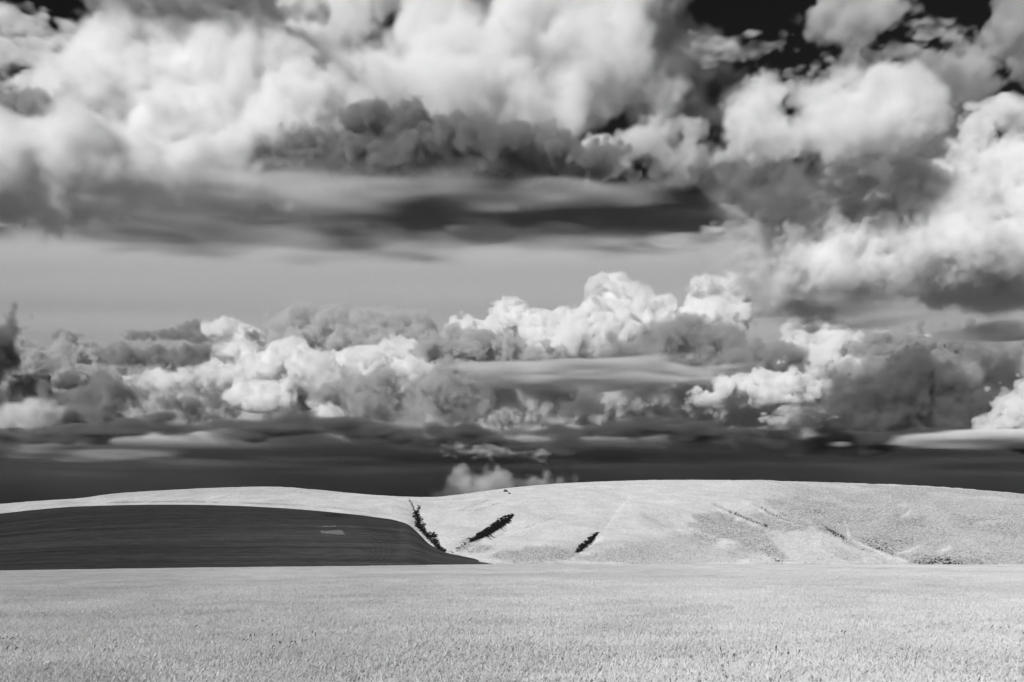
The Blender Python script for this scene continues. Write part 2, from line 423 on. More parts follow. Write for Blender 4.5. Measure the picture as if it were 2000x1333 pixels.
print('land', time.time() - T0)
# ------------------------------------------------------------------ crop, scrub and weeds
def tri_soup(name, tris, mat, parent=None):
    """tris: n x 3 x 3 corner points -> one mesh"""
    tris = np.asarray(tris, np.float32)
    return mesh_obj(name, tris.reshape(-1, 3), np.arange(len(tris) * 3).reshape(-1, 3), mat, parent)

m = Mat('ripening_crop')
gpos = m.n('ShaderNodeNewGeometry')
oi = m.n('ShaderNodeObjectInfo')
big = m.noise(.05, 3, .6, vec=gpos.outputs['Position'], stretch=(1, .5, 1))
c = m.math('MULTIPLY', m.range(gpos.outputs['Random Per Island'], 0, 1, .82, 1.0), m.range(big, .3, .7, .76, .92))
c = m.math('MULTIPLY', c, m.range(oi.outputs['Random'], 0, 1, .93, 1.05))
crop_mat = m.diffuse(c, trans=.4)

def crop_tile(seed, size=1.7, n=950):
    rng = np.random.default_rng(seed); T = []
    def strip(p, pts, w, side):
        for k in range(len(pts) - 1):
            a, b = p + pts[k], p + pts[k + 1]
            wa, wb = w[k] * side, w[k + 1] * side
            T.append((a - wa, a + wa, b + wb))
            if w[k + 1] > 0: T.append((a - wa, b + wb, b - wb))
    for i in range(n):
        p = np.array([rng.uniform(-.5, .5) * size, rng.uniform(-.5, .5) * size, 0.])
        az = rng.normal(.6, 1.1); h = rng.normal(.25, .04)
        d = np.array([math.cos(az), math.sin(az), 0]); side = np.array([-d[1], d[0], 0])
        lean = rng.uniform(.02, .16)
        top = d * lean + np.array([0, 0, h])
        # ear, nodding over
        el = rng.uniform(.06, .10); nod = rng.uniform(-.2, 1.0)
        tip = top + el * (d * math.cos(nod) * .7 + np.array([0, 0, math.sin(1.1 - nod)]))
        w = rng.uniform(.006, .0095)
        mid = (top + tip) / 2 + d * .006
        for sd in (side, np.cross(side, (tip - top) / el)):
            strip(p, [top, mid, tip], [w * .6, w, 0], sd)
        strip(p, [np.array([0, 0, h * .45]) + d * lean * .3, top], [.003, .003], side)
        for k in range(2):   # leaves arching away
            a2 = az + rng.uniform(-2.2, 2.2); e = np.array([math.cos(a2), math.sin(a2), 0]); s2 = np.array([-e[1], e[0], 0])
            z0 = h * rng.uniform(.45, .8); ll = rng.uniform(.10, .22)
            q = d * lean * z0 / h
            strip(p, [q + np.array([0, 0, z0]), q + e * ll * .45 + np.array([0, 0, z0 + ll * .45]), q + e * ll + np.array([0, 0, z0 + ll * rng.uniform(-.1, .5)])], [.004, .0078, 0], s2)
    me = bpy.data.meshes.new('crop_tile')
    v = np.asarray(T, np.float32).reshape(-1, 3)
    # weld so that every leaf and ear is one island
    key = np.round(v * 20000).astype(np.int64); _, first, inv = np.unique(key, axis=0, return_index=True, return_inverse=True)
    me.from_pydata(v[first].tolist(), [], inv.reshape(-1, 3).tolist())
    me.materials.append(crop_mat)
    return bpy.data.objects.new('crop_tile', me)
tiles = [crop_tile(40 + k) for k in range(4)]
rng = np.random.default_rng(9)
pts = []
y = 7.0
while y < 231:
    half = y * .62 + 7
    st = 1.35
    xs = np.arange(-half, half, st) + rng.uniform(-.3, .3)
    pts.append(np.stack([xs + rng.uniform(-.3, .3, len(xs)), y + rng.uniform(-.3, .3, len(xs))], 1))
    y += st
pts = np.concatenate(pts)
cz = field_z(pts[:, 0], pts[:, 1])
me = bpy.data.meshes.new('grain_crop'); me.vertices.add(len(pts))
me.vertices.foreach_set('co', np.column_stack([pts, cz - .01]).astype(np.float32).ravel())
crop = bpy.data.objects.new('grain_crop', me); COL.objects.link(crop)
fattr(crop, 'turn', rng.normal(0, .5, len(pts)) + .5 * noise2(pts[:, 0], pts[:, 1], 8., 3))
fattr(crop, 'tall', .96 + .13 * noise2(pts[:, 0], pts[:, 1], (5., 3.), 14, 3) + rng.normal(0, .02, len(pts)))
at = me.attributes.new('pick', 'INT', 'POINT'); at.data.foreach_set('value', rng.integers(0, 4, len(pts)).astype(np.int32))
me.materials.append(crop_mat)
ng = bpy.data.node_groups.new('grain_crop', 'GeometryNodeTree')
ng.interface.new_socket('Geometry', in_out='INPUT', socket_type='NodeSocketGeometry')
ng.interface.new_socket('Geometry', in_out='OUTPUT', socket_type='NodeSocketGeometry')
N = ng.nodes.new; L = ng.links.new
gi = N('NodeGroupInput'); go = N('NodeGroupOutput'); jn = N('GeometryNodeJoinGeometry')
for t in tiles:
    q = N('GeometryNodeObjectInfo'); q.inputs['Object'].default_value = t; q.inputs['As Instance'].default_value = True
    L(q.outputs['Geometry'], jn.inputs[0])
def na(name, kind):
    q = N('GeometryNodeInputNamedAttribute'); q.data_type = kind; q.inputs[0].default_value = name; return q.outputs[0]
ip = N('GeometryNodeInstanceOnPoints'); L(gi.outputs[0], ip.inputs['Points']); L(jn.outputs[0], ip.inputs['Instance'])
ip.inputs['Pick Instance'].default_value = True; L(na('pick', 'INT'), ip.inputs['Instance Index'])
cr = N('ShaderNodeCombineXYZ'); L(na('turn', 'FLOAT'), cr.inputs[2]); L(cr.outputs[0], ip.inputs['Rotation'])
L(na('tall', 'FLOAT'), ip.inputs['Scale'])
L(ip.outputs[0], go.inputs[0])
md = crop.modifiers.new('crop', 'NODES'); md.node_group = ng
tag(crop, 'dense pale grain crop covering the whole foreground field', 'crop', kind='stuff')

# --- scrub on the slopes
def leafy(rng, c, rx, ry, rz, n, size):
    """n leaf clumps (small tilted triangles) in a dome"""
    a = rng.normal(size=(n, 3)); a /= np.linalg.norm(a, axis=1)[:, None]; a[:, 2] = np.abs(a[:, 2])
    a *= rng.uniform(.55, 1.0, (n, 1)) * np.array([rx, ry, rz])
    p = a + c
    q = rng.normal(size=(n, 3, 3)) * size
    return p[:, None, :] + q
m = Mat('dark_scrub')
scrub_mat = m.diffuse(m.range(m.n('ShaderNodeNewGeometry').outputs['Random Per Island'], 0, 1, .012, .035))
m = Mat('grey_tussock')
tuss_mat = m.diffuse(m.range(m.n('ShaderNodeNewGeometry').outputs['Random Per Island'], 0, 1, .28, .52))
UPX, UPY = pixel_of(XB, YB, ZB)
inview = (UPX > -40) & (UPX < 2040) & (TT < .995)
def in_poly(px, py, poly):
    ins = np.zeros(px.shape, bool); j = len(poly) - 1
    for i in range(len(poly)):
        xi, yi = poly[i]; xj, yj = poly[j]
        if yi != yj:
            ins ^= ((yi > py) != (yj > py)) & (px < (xj - xi) * (py - yi) / (yj - yi) + xi)
        j = i
    return ins
THICKETS = [
    ('black strip of scrub in the gully beside the ploughed field', [(806, 1004), (814, 999), (822, 1012), (829, 1018), (829, 1033), (840, 1042), (848, 1041), (853, 1052), (860, 1066), (872, 1078), (866, 1080), (852, 1070), (842, 1058), (826, 1042), (812, 1028)], 800, (.45, 1.0)),
    ('long black strip of scrub in the slanting gully on the hill', [(1003, 1004), (999, 1010), (995, 1020), (986, 1026), (970, 1036), (955, 1044), (940, 1051), (925, 1054), (915, 1058), (932, 1044), (952, 1032), (968, 1020), (985, 1009)], 900, (.45, 1.0)),
    ('thin grey foot of the scrub strip in the slanting gully', [(930, 1048), (920, 1060), (905, 1068), (885, 1082), (878, 1083), (900, 1062), (915, 1049)], 120, (.3, .6)),
    ('short black strip of scrub in the small gully near the field', [(1170, 1039), (1162, 1050), (1150, 1061), (1137, 1072), (1128, 1080), (1122, 1080), (1132, 1066), (1150, 1052), (1162, 1042)], 360, (.4, .8)),
    ('scattered black bushes at the top of the gully by the ploughed field', [(797, 995), (818, 985), (824, 1000), (808, 1012)], 12, (.5, 1.1)),
    ('narrow dark line of scrub in the upper rill on the right slope', [(1425, 998), (1470, 1014), (1500, 1028), (1498, 1030), (1465, 1019), (1424, 1001)], 80, (.2, .45)),
    ('narrow dark line of scrub in the second rill on the right slope', [(1478, 982), (1500, 1001), (1530, 1012), (1560, 1023), (1558, 1026), (1526, 1016), (1496, 1006)], 70, (.2, .45)),
    ('dark wedge of scrub at the foot of the rills on the right slope', [(1612, 1029), (1630, 1038), (1655, 1054), (1645, 1053), (1622, 1042)], 120, (.35, .7)),
    ('dark scrub patch high on the right slope', [(1560, 996), (1585, 1000), (1604, 990), (1608, 1004), (1580, 1006)], 70, (.25, .55)),
    ('dark scrub in the shaded side valley at the right', [(1680, 1055), (1705, 1052), (1740, 1066), (1745, 1085), (1715, 1076)], 120, (.35, .7)),
    ('low dark scrub where the right hill meets the field', [(1780, 1094), (1850, 1090), (1880, 1102), (1870, 1107), (1800, 1106)], 260, (.4, .9)),
    ('few dark bushes at the foot of the middle slope', [(1500, 1085), (1516, 1090), (1526, 1097), (1518, 1098)], 14, (.4, .8)),
]
for k, (lab, poly, n, (s0, s1)) in enumerate(THICKETS):
    rng = np.random.default_rng(300 + k)
    ids = np.flatnonzero(in_poly(UPX, UPY, poly) & inview)
    if len(ids) == 0: print('empty thicket', lab); continue
    w = (YB.ravel()[ids]) ** 0
    ch = rng.choice(ids, n)
    T = []
    for i in ch:
        c = np.array([XB.ravel()[i] + rng.normal(0, .5), YB.ravel()[i] + rng.normal(0, .8), ZB.ravel()[i] - .15])
        s = rng.uniform(s0, s1)
        T.append(leafy(rng, c, s, s, s * rng.uniform(.7, 1.2), 40, s * .2))
    o = tri_soup('scrub_thicket', np.concatenate(T), scrub_mat)
    tag(o, lab, 'scrub', 'scrub strips in the gullies', 'stuff')
# tussocks: too many to count, thickest on the grey parts of the slopes
rng = np.random.default_rng(77)
ids = np.flatnonzero(inview.ravel())
wgt = (.02 + SD.ravel()[ids] ** 1.5 * 1.0 + .12 * smooth(1300, 1600, UPX.ravel()[ids])) * smooth(800, 860, UPX.ravel()[ids]) + .006
wgt *= YB.ravel()[ids] / 700.0
ch = rng.choice(ids, 70000, p=wgt / wgt.sum())
c = np.stack([XB.ravel()[ch] + rng.normal(0, .5, len(ch)), YB.ravel()[ch] + rng.normal(0, .8, len(ch)), ZB.ravel()[ch]], 1)
s = rng.uniform(.16, .36, len(ch)) * (1 + .5 * SD.ravel()[ch])
ang = rng.uniform(0, 6.3, len(ch))
ring = np.stack([np.stack([c[:, 0] + np.cos(ang + k * 2 * math.pi / 5) * s * rng.uniform(.7, 1.2, len(ch)), c[:, 1] + np.sin(ang + k * 2 * math.pi / 5) * s * rng.uniform(.7, 1.2, len(ch)), c[:, 2] - .1], 1) for k in range(5)], 1)
top = c + np.stack([rng.normal(0, .12, len(ch)), rng.normal(0, .12, len(ch)), s * rng.uniform(.9, 1.5, len(ch))], 1)
V = np.concatenate([ring, top[:, None, :]], 1)
base_i = np.arange(len(ch))[:, None] * 6
fc = np.concatenate([base_i + np.array([[k, (k + 1) % 5, 5]]) for k in range(5)], 0)
o = mesh_obj('tussocks', V.reshape(-1, 3), fc, tuss_mat)
tag(o, 'countless small grey tussocks dotted over the pale hill slopes', 'tussocks', kind='stuff')

# --- lone bushes by the skyline of the right hill
def hill_at(px, py):
    q = np.where(inview & (TT < .99), (UPX - px) ** 2 + (UPY - py) ** 2, 1e9); i = int(np.argmin(q))
    return np.array([XB.ravel()[i], YB.ravel()[i], ZB.ravel()[i]])
for k, (px, py, s, lab) in enumerate([(988, 961, 1.5, 'small dark bush just under the skyline where the right hill starts to rise'), (996, 965, .9, 'smaller faint bush right below the dark bush near the skyline')]):
    rng = np.random.default_rng(500 + k); c = hill_at(px, py)
    root = bpy.data.objects.new('bush', None); COL.objects.link(root); root.location = c
    tag(root, lab, 'bush')
    tri_soup('foliage', leafy(rng, np.array([0, 0, s * .25]), s * 1.2, s, s * .9, 160, s * .2), scrub_mat, root)
    st = []
    for a in range(5):
        e = np.array([math.cos(a * 1.26), math.sin(a * 1.26), 1.3]) * s * .5; b = np.array([-e[1], e[0], 0]) * .06
        st += [(np.array([0, 0, -.2]) - b, np.array([0, 0, -.2]) + b, e)]
    tri_soup('stem', st, scrub_mat, root)

# --- tall dark seed heads standing out of the crop
m = Mat('dark_seed_head')
seed_mat = m.diffuse(m.range(m.noise(60., 2), .3, .7, .05, .12))
m = Mat('weed_stalk')
stalk_mat = m.diffuse(.2)
WEEDS = [(490, 1246, 5, 'clump of dark grass seed heads, tallest left of the middle'), (523, 1243, 2, 'pair of dark seed heads leaning right, beside the tallest clump'), (560, 1258, 6, 'spreading clump of dark seed heads right of the leaning pair'),
         (583, 1251, 2, 'single dark seed head stem leaning right beyond the spreading clump'), (609, 1237, 2, 'thin upright dark seed heads right of the clumps'), (372, 1223, 2, 'tiny dark seed head standing far back in the left crop'),
         (10, 1247, 3, 'dark seed heads at the left edge of the crop'), (25, 1266, 3, 'drooping dark seed heads near the left edge'), (186, 1266, 4, 'low tangle of dark seed heads in the left crop'),
         (1648, 1232, 3, 'tall thin dark weed standing up from the right crop'), (1416, 1276, 4, 'small bunch of dark seed heads in the crop right of the middle'), (1518, 1273, 4, 'low dark seed heads slanting in the right crop'), (1551, 1275, 2, 'short dark seed heads next to the slanting ones'),
         (1952, 1228, 3, 'thin dark weed stems near the right edge'), (1995, 1240, 6, 'dark clump of weeds cut by the right edge')]
def tube(p0, p1, r0, r1, k=5):
    d = p1 - p0; d = d / np.linalg.norm(d); a = np.cross(d, [.3, .2, .9]); a /= np.linalg.norm(a); b = np.cross(d, a); T = []
    for i in range(k):
        u, w = 2 * math.pi * i / k, 2 * math.pi * (i + 1) / k
        A0 = p0 + r0 * (a * math.cos(u) + b * math.sin(u)); B0 = p0 + r0 * (a * math.cos(w) + b * math.sin(w))
        A1 = p1 + r1 * (a * math.cos(u) + b * math.sin(u)); B1 = p1 + r1 * (a * math.cos(w) + b * math.sin(w))
        T += [(A0, B0, B1), (A0, B1, A1)]
    return T
for k, (px, py, n, lab) in enumerate(WEEDS):
    rng = np.random.default_rng(700 + k)
    D = (EYE - .32) / -te(py + 6)
    for _ in range(4):
        x = (px - 1000) / F * D; gz = float(field_z(np.array([x]), np.array([D]))[0]); D = (EYE - gz - .32) / -te(py + 6)
    root = bpy.data.objects.new('seeding_weed', None); COL.objects.link(root); root.location = (x, D, gz)
    tag(root, lab, 'weed', 'dark weeds standing in the crop')
    for j in range(n):
        sx = rng.normal(0, .05 + .012 * n); lean = rng.normal(.06, .05)
        h = rng.uniform(.30, .40); b0 = np.array([sx * .3, rng.normal(0, .03), -.02]); b1 = np.array([sx + lean, rng.normal(0, .04), h])
        tri_soup('stalk', tube(b0, b1, .003, .002, 4), stalk_mat, root)
        a = rng.uniform(-.2, 1.1); ln = rng.uniform(.05, .10)
        d = np.array([math.sin(a), rng.normal(0, .2), math.cos(a)]); mid = b1 + d * ln * .5 + [0, 0, .004]; tip = b1 + d * ln + np.array([.01, 0, -.012])
        tri_soup('seed_head', tube(b1, mid, .004, .010, 5) + tube(mid, tip, .010, .001, 5), seed_mat, root)
print('plants', time.time() - T0)
# ------------------------------------------------------------------ clouds: real bodies of vapour, each at its own distance; dark ones shaded by low albedo
VMATS = {}
def vapour(albedo):  # lower albedo puts shade from other clouds into the vapour colour
    key = round(albedo, 3)
    if key not in VMATS:
        m = Mat('cloud_vapour')
        p = m.n('ShaderNodeVolumePrincipled')
        p.inputs['Color'].default_value = (albedo,) * 3 + (1,)
        p.inputs['Density'].default_value = 1.0
        p.inputs['Anisotropy'].default_value = 0.0
        m.l(p.outputs[0], m.out.inputs['Volume'])
        VMATS[key] = m.m
    return VMATS[key]

VOX = [0]
def vapour_body(name, den, lo, vox, albedo):
    """one object filled with vapour: den is the density (1/m) on a regular grid in world space"""
    den[0] = den[-1] = 0; den[:, 0] = den[:, -1] = 0; den[:, :, 0] = den[:, :, -1] = 0
    n = den.shape
    VOX[0] += den.size
    mat = vapour(albedo)
    me = bpy.data.meshes.new(name)
    me.vertices.add(den.size)
    at = me.attributes.new('vapour', 'FLOAT', 'POINT')
    at.data.foreach_set('value', np.ascontiguousarray(den, np.float32).ravel())
    grid = bpy.data.objects.new(name + '_grid', me)      # the numbers only; never part of the scene
    vol = bpy.data.volumes.new(name); vol.materials.append(mat)
    o = bpy.data.objects.new(name, vol); COL.objects.link(o)
    hi = [lo[k] + vox[k] * (n[k] - 1) for k in range(3)]
    cen = ((lo[0] + hi[0]) / 2, (lo[1] + hi[1]) / 2, lo[2])
    o.location = cen
    lo = [lo[k] - cen[k] for k in range(3)]; hi = [hi[k] - cen[k] for k in range(3)]
    ng = bpy.data.node_groups.new(name, 'GeometryNodeTree')
    ng.interface.new_socket('Geometry', in_out='INPUT', socket_type='NodeSocketGeometry')
    ng.interface.new_socket('Geometry', in_out='OUTPUT', socket_type='NodeSocketGeometry')
    N = ng.nodes.new; L = ng.links.new
    gi = N('GeometryNodeObjectInfo'); gi.inputs['Object'].default_value = grid; go = N('NodeGroupOutput')
    def vm(op, a, b):
        q = N('ShaderNodeVectorMath'); q.operation = op; L(a, q.inputs[0])
        if b is not None: q.inputs[1].default_value = b
        return q
    pos = N('GeometryNodeInputPosition')
    q = vm('SUBTRACT', pos.outputs[0], lo); q = vm('DIVIDE', q.outputs[0], vox); q = vm('ADD', q.outputs[0], (.5, .5, .5)); q = vm('FLOOR', q.outputs[0], None)
    # index in two steps so that large grids stay exact
    sx = N('ShaderNodeSeparateXYZ'); L(q.outputs[0], sx.inputs[0])
    def im(op, a, b):
        w = N('FunctionNodeIntegerMath'); w.operation = op; L(a, w.inputs[0])
        if isinstance(b, int): w.inputs[1].default_value = b
        else: L(b, w.inputs[1])
        return w.outputs[0]
    idx = im('ADD', im('MULTIPLY', im('ADD', im('MULTIPLY', sx.outputs[0], n[1]), sx.outputs[1]), n[2]), sx.outputs[2])
    na = N('GeometryNodeInputNamedAttribute'); na.data_type = 'FLOAT'; na.inputs[0].default_value = 'vapour'
    si = N('GeometryNodeSampleIndex'); si.data_type = 'FLOAT'; si.domain = 'POINT'
    L(gi.outputs['Geometry'], si.inputs['Geometry']); L(na.outputs[0], si.inputs['Value']); L(idx, si.inputs['Index'])
    vc = N('GeometryNodeVolumeCube'); L(si.outputs[0], vc.inputs['Density'])
    vc.inputs['Min'].default_value = lo; vc.inputs['Max'].default_value = hi
    for k, a in enumerate('XYZ'): vc.inputs['Resolution ' + a].default_value = n[k]
    sm = N('GeometryNodeSetMaterial'); L(vc.outputs[0], sm.inputs[0]); sm.inputs['Material'].default_value = mat
    L(sm.outputs[0], go.inputs[0])
    md = o.modifiers.new('vapour', 'NODES'); md.node_group = ng
    return o

STYLE = {  # kids per lobe, billow, fbm, edge width, density swing, depth factor, voxel, smooth union
    'cu':   dict(kids=8, billow=.14, fbm=.26, width=.12, swing=.6, deep=1.0, vox=2.3, join=.2, fray=3, gain=.8),
    'soft': dict(kids=5, billow=.10, fbm=.42, width=.55, swing=.8, deep=1.0, vox=4.5, join=.5),
    'bank': dict(kids=3, billow=.06, fbm=.30, width=.55, swing=.5, deep=1.0, vox=4.2, join=.8),
    'murk': dict(kids=5, billow=.08, fbm=.42, width=.35, swing=.6, gain=.78, deep=1.0, vox=3.0, join=.6, fray=2),
    'wisp': dict(kids=0, billow=0, fbm=.95, width=.8, swing=1.2, deep=.8, vox=2.8, join=.6, aniso=(1.7, 1.2, .9)),
    'st':   dict(kids=0, billow=0, fbm=.62, width=.9, swing=.8, deep=.8, vox=3.5, join=.5),
}
CLOUDS = 0
QUAL = 1.0
def cloud(name, label, D, style, albedo, sig, lobes, base=None, seed=None, group=None, **kw):
    """lobes: (x, y, rx, ry[, depth offset]) in photo pixels at the distance D; sig: optical depth per pixel length at full density"""
    global CLOUDS
    CLOUDS += 1
    P = dict(STYLE[style]); P.update(kw)
    rng = np.random.default_rng(100 + CLOUDS if seed is None else seed)
    s = D / F
    strat = style == 'st'
    ymid = sum(l[1] for l in lobes) / len(lobes)
    tilt = P.get('tilt', .75 if (albedo > .95 and not strat and style != 'wisp') else 0)   # lit clouds lean back: their feet are nearer than their tops
    Ls = []
    for l in lobes:
        x, y, rx, ry = l[:4]; dd = l[4] if len(l) > 4 else rng.uniform(-.3, .3) * min(rx, 80)
        dd -= (y - ymid) * tilt
        pf = 1 + dd / F      # keep the traced place and size on the photograph at this depth
        x = 1000 + (x - 1000) * pf; y = HZ - (HZ - y) * pf; rx *= pf; ry *= pf
        rd = P['deep'] * (rx * .6 if strat else math.sqrt(rx * ry) if rx < 2.2 * ry else ry * 1.8)
        Ls.append((x, dd, -y, rx, rd, ry))
    R = float(np.median([min(l[3], l[5]) for l in Ls]))
    kids = []
    for (x, d, z, rx, rd, ry) in Ls:
        for k in range(P['kids']):
            a = rng.normal(size=3); a /= np.linalg.norm(a); a[2] = abs(a[2]) * 1.0 - .25
            a[1] = -abs(a[1]) if rng.random() < .65 else a[1]
            q = min(rx, ry) * rng.uniform(.2, .7)
            kids.append((x + a[0] * (rx - q * .45), d + a[1] * (rd - q * .45), z + a[2] * (ry - q * .45), q * rng.uniform(1, 1.3), q, q))
    for (x, d, z, rx, rd, ry) in Ls:
        for k in range(P.get('fray', 0)):     # small torn-off bits round the upper edge
            a = rng.uniform(-.3, math.pi + .3); e = rng.uniform(.98, 1.22); q = min(rx, ry) * rng.uniform(.08, .2) + 1
            kids.append((x + math.cos(a) * rx * e, d + rng.uniform(-.6, .3) * rd, z + math.sin(a) * ry * e, q * rng.uniform(1, 2.2), q, q))
    A = np.array(Ls + kids, np.float32)
    pad = R * (P['billow'] + P['fbm'] * 1.7 + P['width'] * .5) + 10
    lo = (A[:, :3] - A[:, 3:]).min(0) - pad; hi = (A[:, :3] + A[:, 3:]).max(0) + pad
    v = P['vox'] / QUAL
    vox = np.array([v * (1.6 if strat else 1), v * (2.2 if strat else 1.25), v], np.float32)
    n = np.maximum(((hi - lo) / vox).astype(int) + 2, 6)
    ax = [(lo[k] + vox[k] * np.arange(n[k])).astype(np.float32) for k in range(3)]
    S = np.full(n, 2 * pad, np.float32)
    kj = P['join'] * R
    for l in A:
        mg = [(2 * pad + kj) * l[3 + k] / min(l[3:6]) for k in range(3)]
        i0 = [max(0, int((l[k] - l[3 + k] - mg[k] - lo[k]) / vox[k])) for k in range(3)]
        i1 = [min(n[k], int((l[k] + l[3 + k] + mg[k] - lo[k]) / vox[k]) + 2) for k in range(3)]
        gx, gy, gz = [((ax[k][i0[k]:i1[k]] - l[k]) / l[3 + k]) ** 2 for k in range(3)]
        d = (np.sqrt(gx[:, None, None] + gy[None, :, None] + gz[None, None, :]) - 1) * min(l[3], l[4], l[5])
        sub = S[i0[0]:i1[0], i0[1]:i1[1], i0[2]:i1[2]]
        if kj > 0:
            h = np.clip(.5 + .5 * (sub - d) / kj, 0, 1)
            sub[...] = np.minimum(sub, sub * (1 - h) + d * h - kj * h * (1 - h))
        else:
            np.minimum(sub, d, out=sub)
    an = np.array([11., 6., .62]) if strat else np.array(P.get('aniso', (1, 1, 1)), float)
    if P['billow']:
        c = R * .75; amp = P['billow'] * R
        while c > 1.6 * v and amp > .3:
            S -= amp * (np.abs(noise3(n, vox, c * an, rng)) - .62)
            c *= .5; amp *= .55
    if P['fbm']:
        c = R * 1.1; amp = P['fbm'] * R * .6
        while c > 1.6 * v and amp > .3:
            S -= amp * noise3(n, vox, c * an, rng)
            c *= .52; amp *= P.get('gain', .68)
    if base is not None:
        b = -base - ax[2] + .0
        wob = 5 * noise3((n[0], n[1], 4), vox, np.array([70, 70, 70.]), rng)[:, :, 1] + 3 * noise3((n[0], n[1], 4), vox, np.array([22, 22, 22.]), rng)[:, :, 1]
        S = np.maximum(S, (b[None, None, :] + wob[:, :, None]) * .4)
    w = max(P['width'] * R, 1.5 * v)
    den = np.clip(-S / w + .25, 0, 1)
    den = den * den * (3 - 2 * den)
    if P['swing']:
        den *= np.exp(P['swing'] * .6 * noise3(n, vox, R * .6 * an, rng) - .1)
    if strat:      # long layers thin out towards their ends
        for k in (0, 1):
            q = np.arange(n[k]) / (n[k] - 1.0); e = smooth(0, .13, q) * smooth(0, .13, 1 - q)
            den *= e.reshape([-1 if a == k else 1 for a in range(3)]).astype(np.float32)
    den[den < .004] = 0
    den *= sig / s
    wlo = ((lo[0] - 1000) * s, D + lo[1] * s, (HZ + lo[2]) * s + EYE)
    o = vapour_body(name, den, wlo, tuple(float(q * s) for q in vox), albedo)
    tag(o, label, 'cloud', group)
    return o

def sheet(name, label, xr, yr, zr, vox, albedo, tau, cells, cover, seed, group=None, rag=1.0):
    """a wide layer of cloud between two heights (metres); tau: optical depth straight through; cover shifts how closed it is"""
    rng = np.random.default_rng(seed)
    n = [int((b - a) / q) + 1 for (a, b), q in zip((xr, yr, zr), vox)]
    N = 0; amp = 1
    for c in cells:
        N = N + amp * noise3(n, vox, np.array(c, float), rng); amp *= .6
    z = np.linspace(-1, 1, n[2]); x = np.linspace(-1, 1, n[0]); y = np.linspace(-1, 1, n[1])
    prof = 1 - np.abs(z) ** 2.0
    edge = np.clip((1 - np.abs(x)) / .12, 0, 1)[:, None] * np.clip((1 - np.abs(y)) / .15, 0, 1)[None, :]
    den = np.clip((N * .5 * rag + cover), 0, 2) * prof[None, None, :] 
    den = np.clip(den - (1 - edge[:, :, None]) * 1.2, 0, None)
    den *= tau / ((zr[1] - zr[0]) * .66)
    den[den < tau / (zr[1] - zr[0]) * .01] = 0
    o = vapour_body(name, den, (xr[0], yr[0], zr[0]), vox, albedo)
    tag(o, label, 'cloud', group)
    return o

WHITE, PALE, GREY, DARK = .995, .975, .92, .80

# far high sheet: the plain grey band, with streaks along its near side
sheet('altostratus_sheet', 'smooth grey sheet of high cloud across the middle of the sky', (-34000, 34000), (17500, 60000), (6000, 6700), (170., 260., 50.), .93, .60,
      [(9000, 9000, 900), (5000, 1500, 500), (3000, 600, 300)], 1.0, 3, rag=.5)
# low dark rain deck and the rain under it
sheet('rain_deck', 'long dark flat base of the rain clouds low over the hills', (-12000, 12000), (12800, 34000), (1620, 1860), (90., 170., 20.), .90, 4.0,
      [(3000, 1600, 600), (1200, 500, 260), (500, 260, 120)], .9, 5, rag=.3)
sheet('rain_curtain', 'dark curtain of rain falling behind the hills', (-12000, 12000), (17000, 21500), (-20, 1700), (110., 110., 55.), .84, 4.0,
      [(1500, 900, 1500), (700, 500, 1200)], .8, 8, rag=.5)

# ragged bases along the foot of the band, shade put into low albedo
cloud('shade_toned_cloud', 'long dark ragged cloud base low at the left, under the band', 9900, 'soft', .30, .08, [(120, 850, 150, 16), (330, 838, 130, 14), (520, 838, 130, 15), (700, 842, 110, 16), (-80, 860, 120, 18), (600, 828, 70, 10)], width=.4, fbm=.5, aniso=(3, 2, .8))
cloud('shade_toned_cloud', 'long dark ragged cloud base low in the middle, under the band', 9900, 'soft', .24, .08, [(900, 850, 120, 15), (1080, 846, 120, 18), (1230, 840, 100, 22), (1360, 850, 120, 16), (1000, 866, 150, 10), (1180, 868, 170, 10)], width=.4, fbm=.5, aniso=(3, 2, .8))
cloud('shade_toned_cloud', 'long dark ragged cloud base low at the right, under the storm cloud', 9900, 'soft', .22, .08, [(1530, 862, 130, 14), (1700, 860, 130, 18), (1880, 850, 130, 20), (2060, 860, 120, 22)], width=.4, fbm=.5, aniso=(3, 2, .8))
# --- low and middle band, 10 to 14 km away; grey and dark ones hold shade in albedo
cu = cloud
cu('cumulus_cloud', 'tall white cumulus tower with knobbly top above the middle of the far band', 11500, 'cu', .998, .15,
   [(1205, 590, 42, 48), (1245, 610, 34, 36), (1160, 625, 45, 42), (1120, 660, 50, 36), (1190, 655, 70, 50), (1250, 660, 50, 40), (1080, 685, 45, 24)], base=712, fbm=.22, billow=.16)
cu('cumulus_cloud', 'broad white cumulus dome behind the tallest tower, to its left', 13500, 'cu', .998, .15,
   [(1000, 630, 62, 34), (940, 645, 48, 22), (1060, 640, 55, 34), (1000, 670, 90, 30)], base=700)
cu('cumulus_cloud', 'bright white cumulus puff topping the band right of the tallest tower', 11800, 'cu', .998, .15,
   [(1395, 595, 46, 40), (1425, 580, 28, 30), (1350, 625, 40, 30), (1400, 630, 45, 30)], base=668, fbm=.22, billow=.16)
cu('cumulus_cloud', 'small round white puff between the tower and the bright puff', 11600, 'cu', WHITE, .10, [(1298, 617, 27, 28), (1290, 640, 30, 18)], base=660)
cu('cloud_scrap', 'tiny white scrap of cloud floating above the bright puff', 11600, 'wisp', WHITE, .10, [(1366, 545, 9, 12), (1400, 555, 22, 8)], vox=2.2)
cu('cumulus_cloud', 'shaded grey cumulus body under the tallest tower and the bright puff', 11000, 'murk', 0.62, 0.07,
   [(1300, 680, 90, 32), (1380, 670, 50, 32), (1230, 690, 60, 22)], base=718)
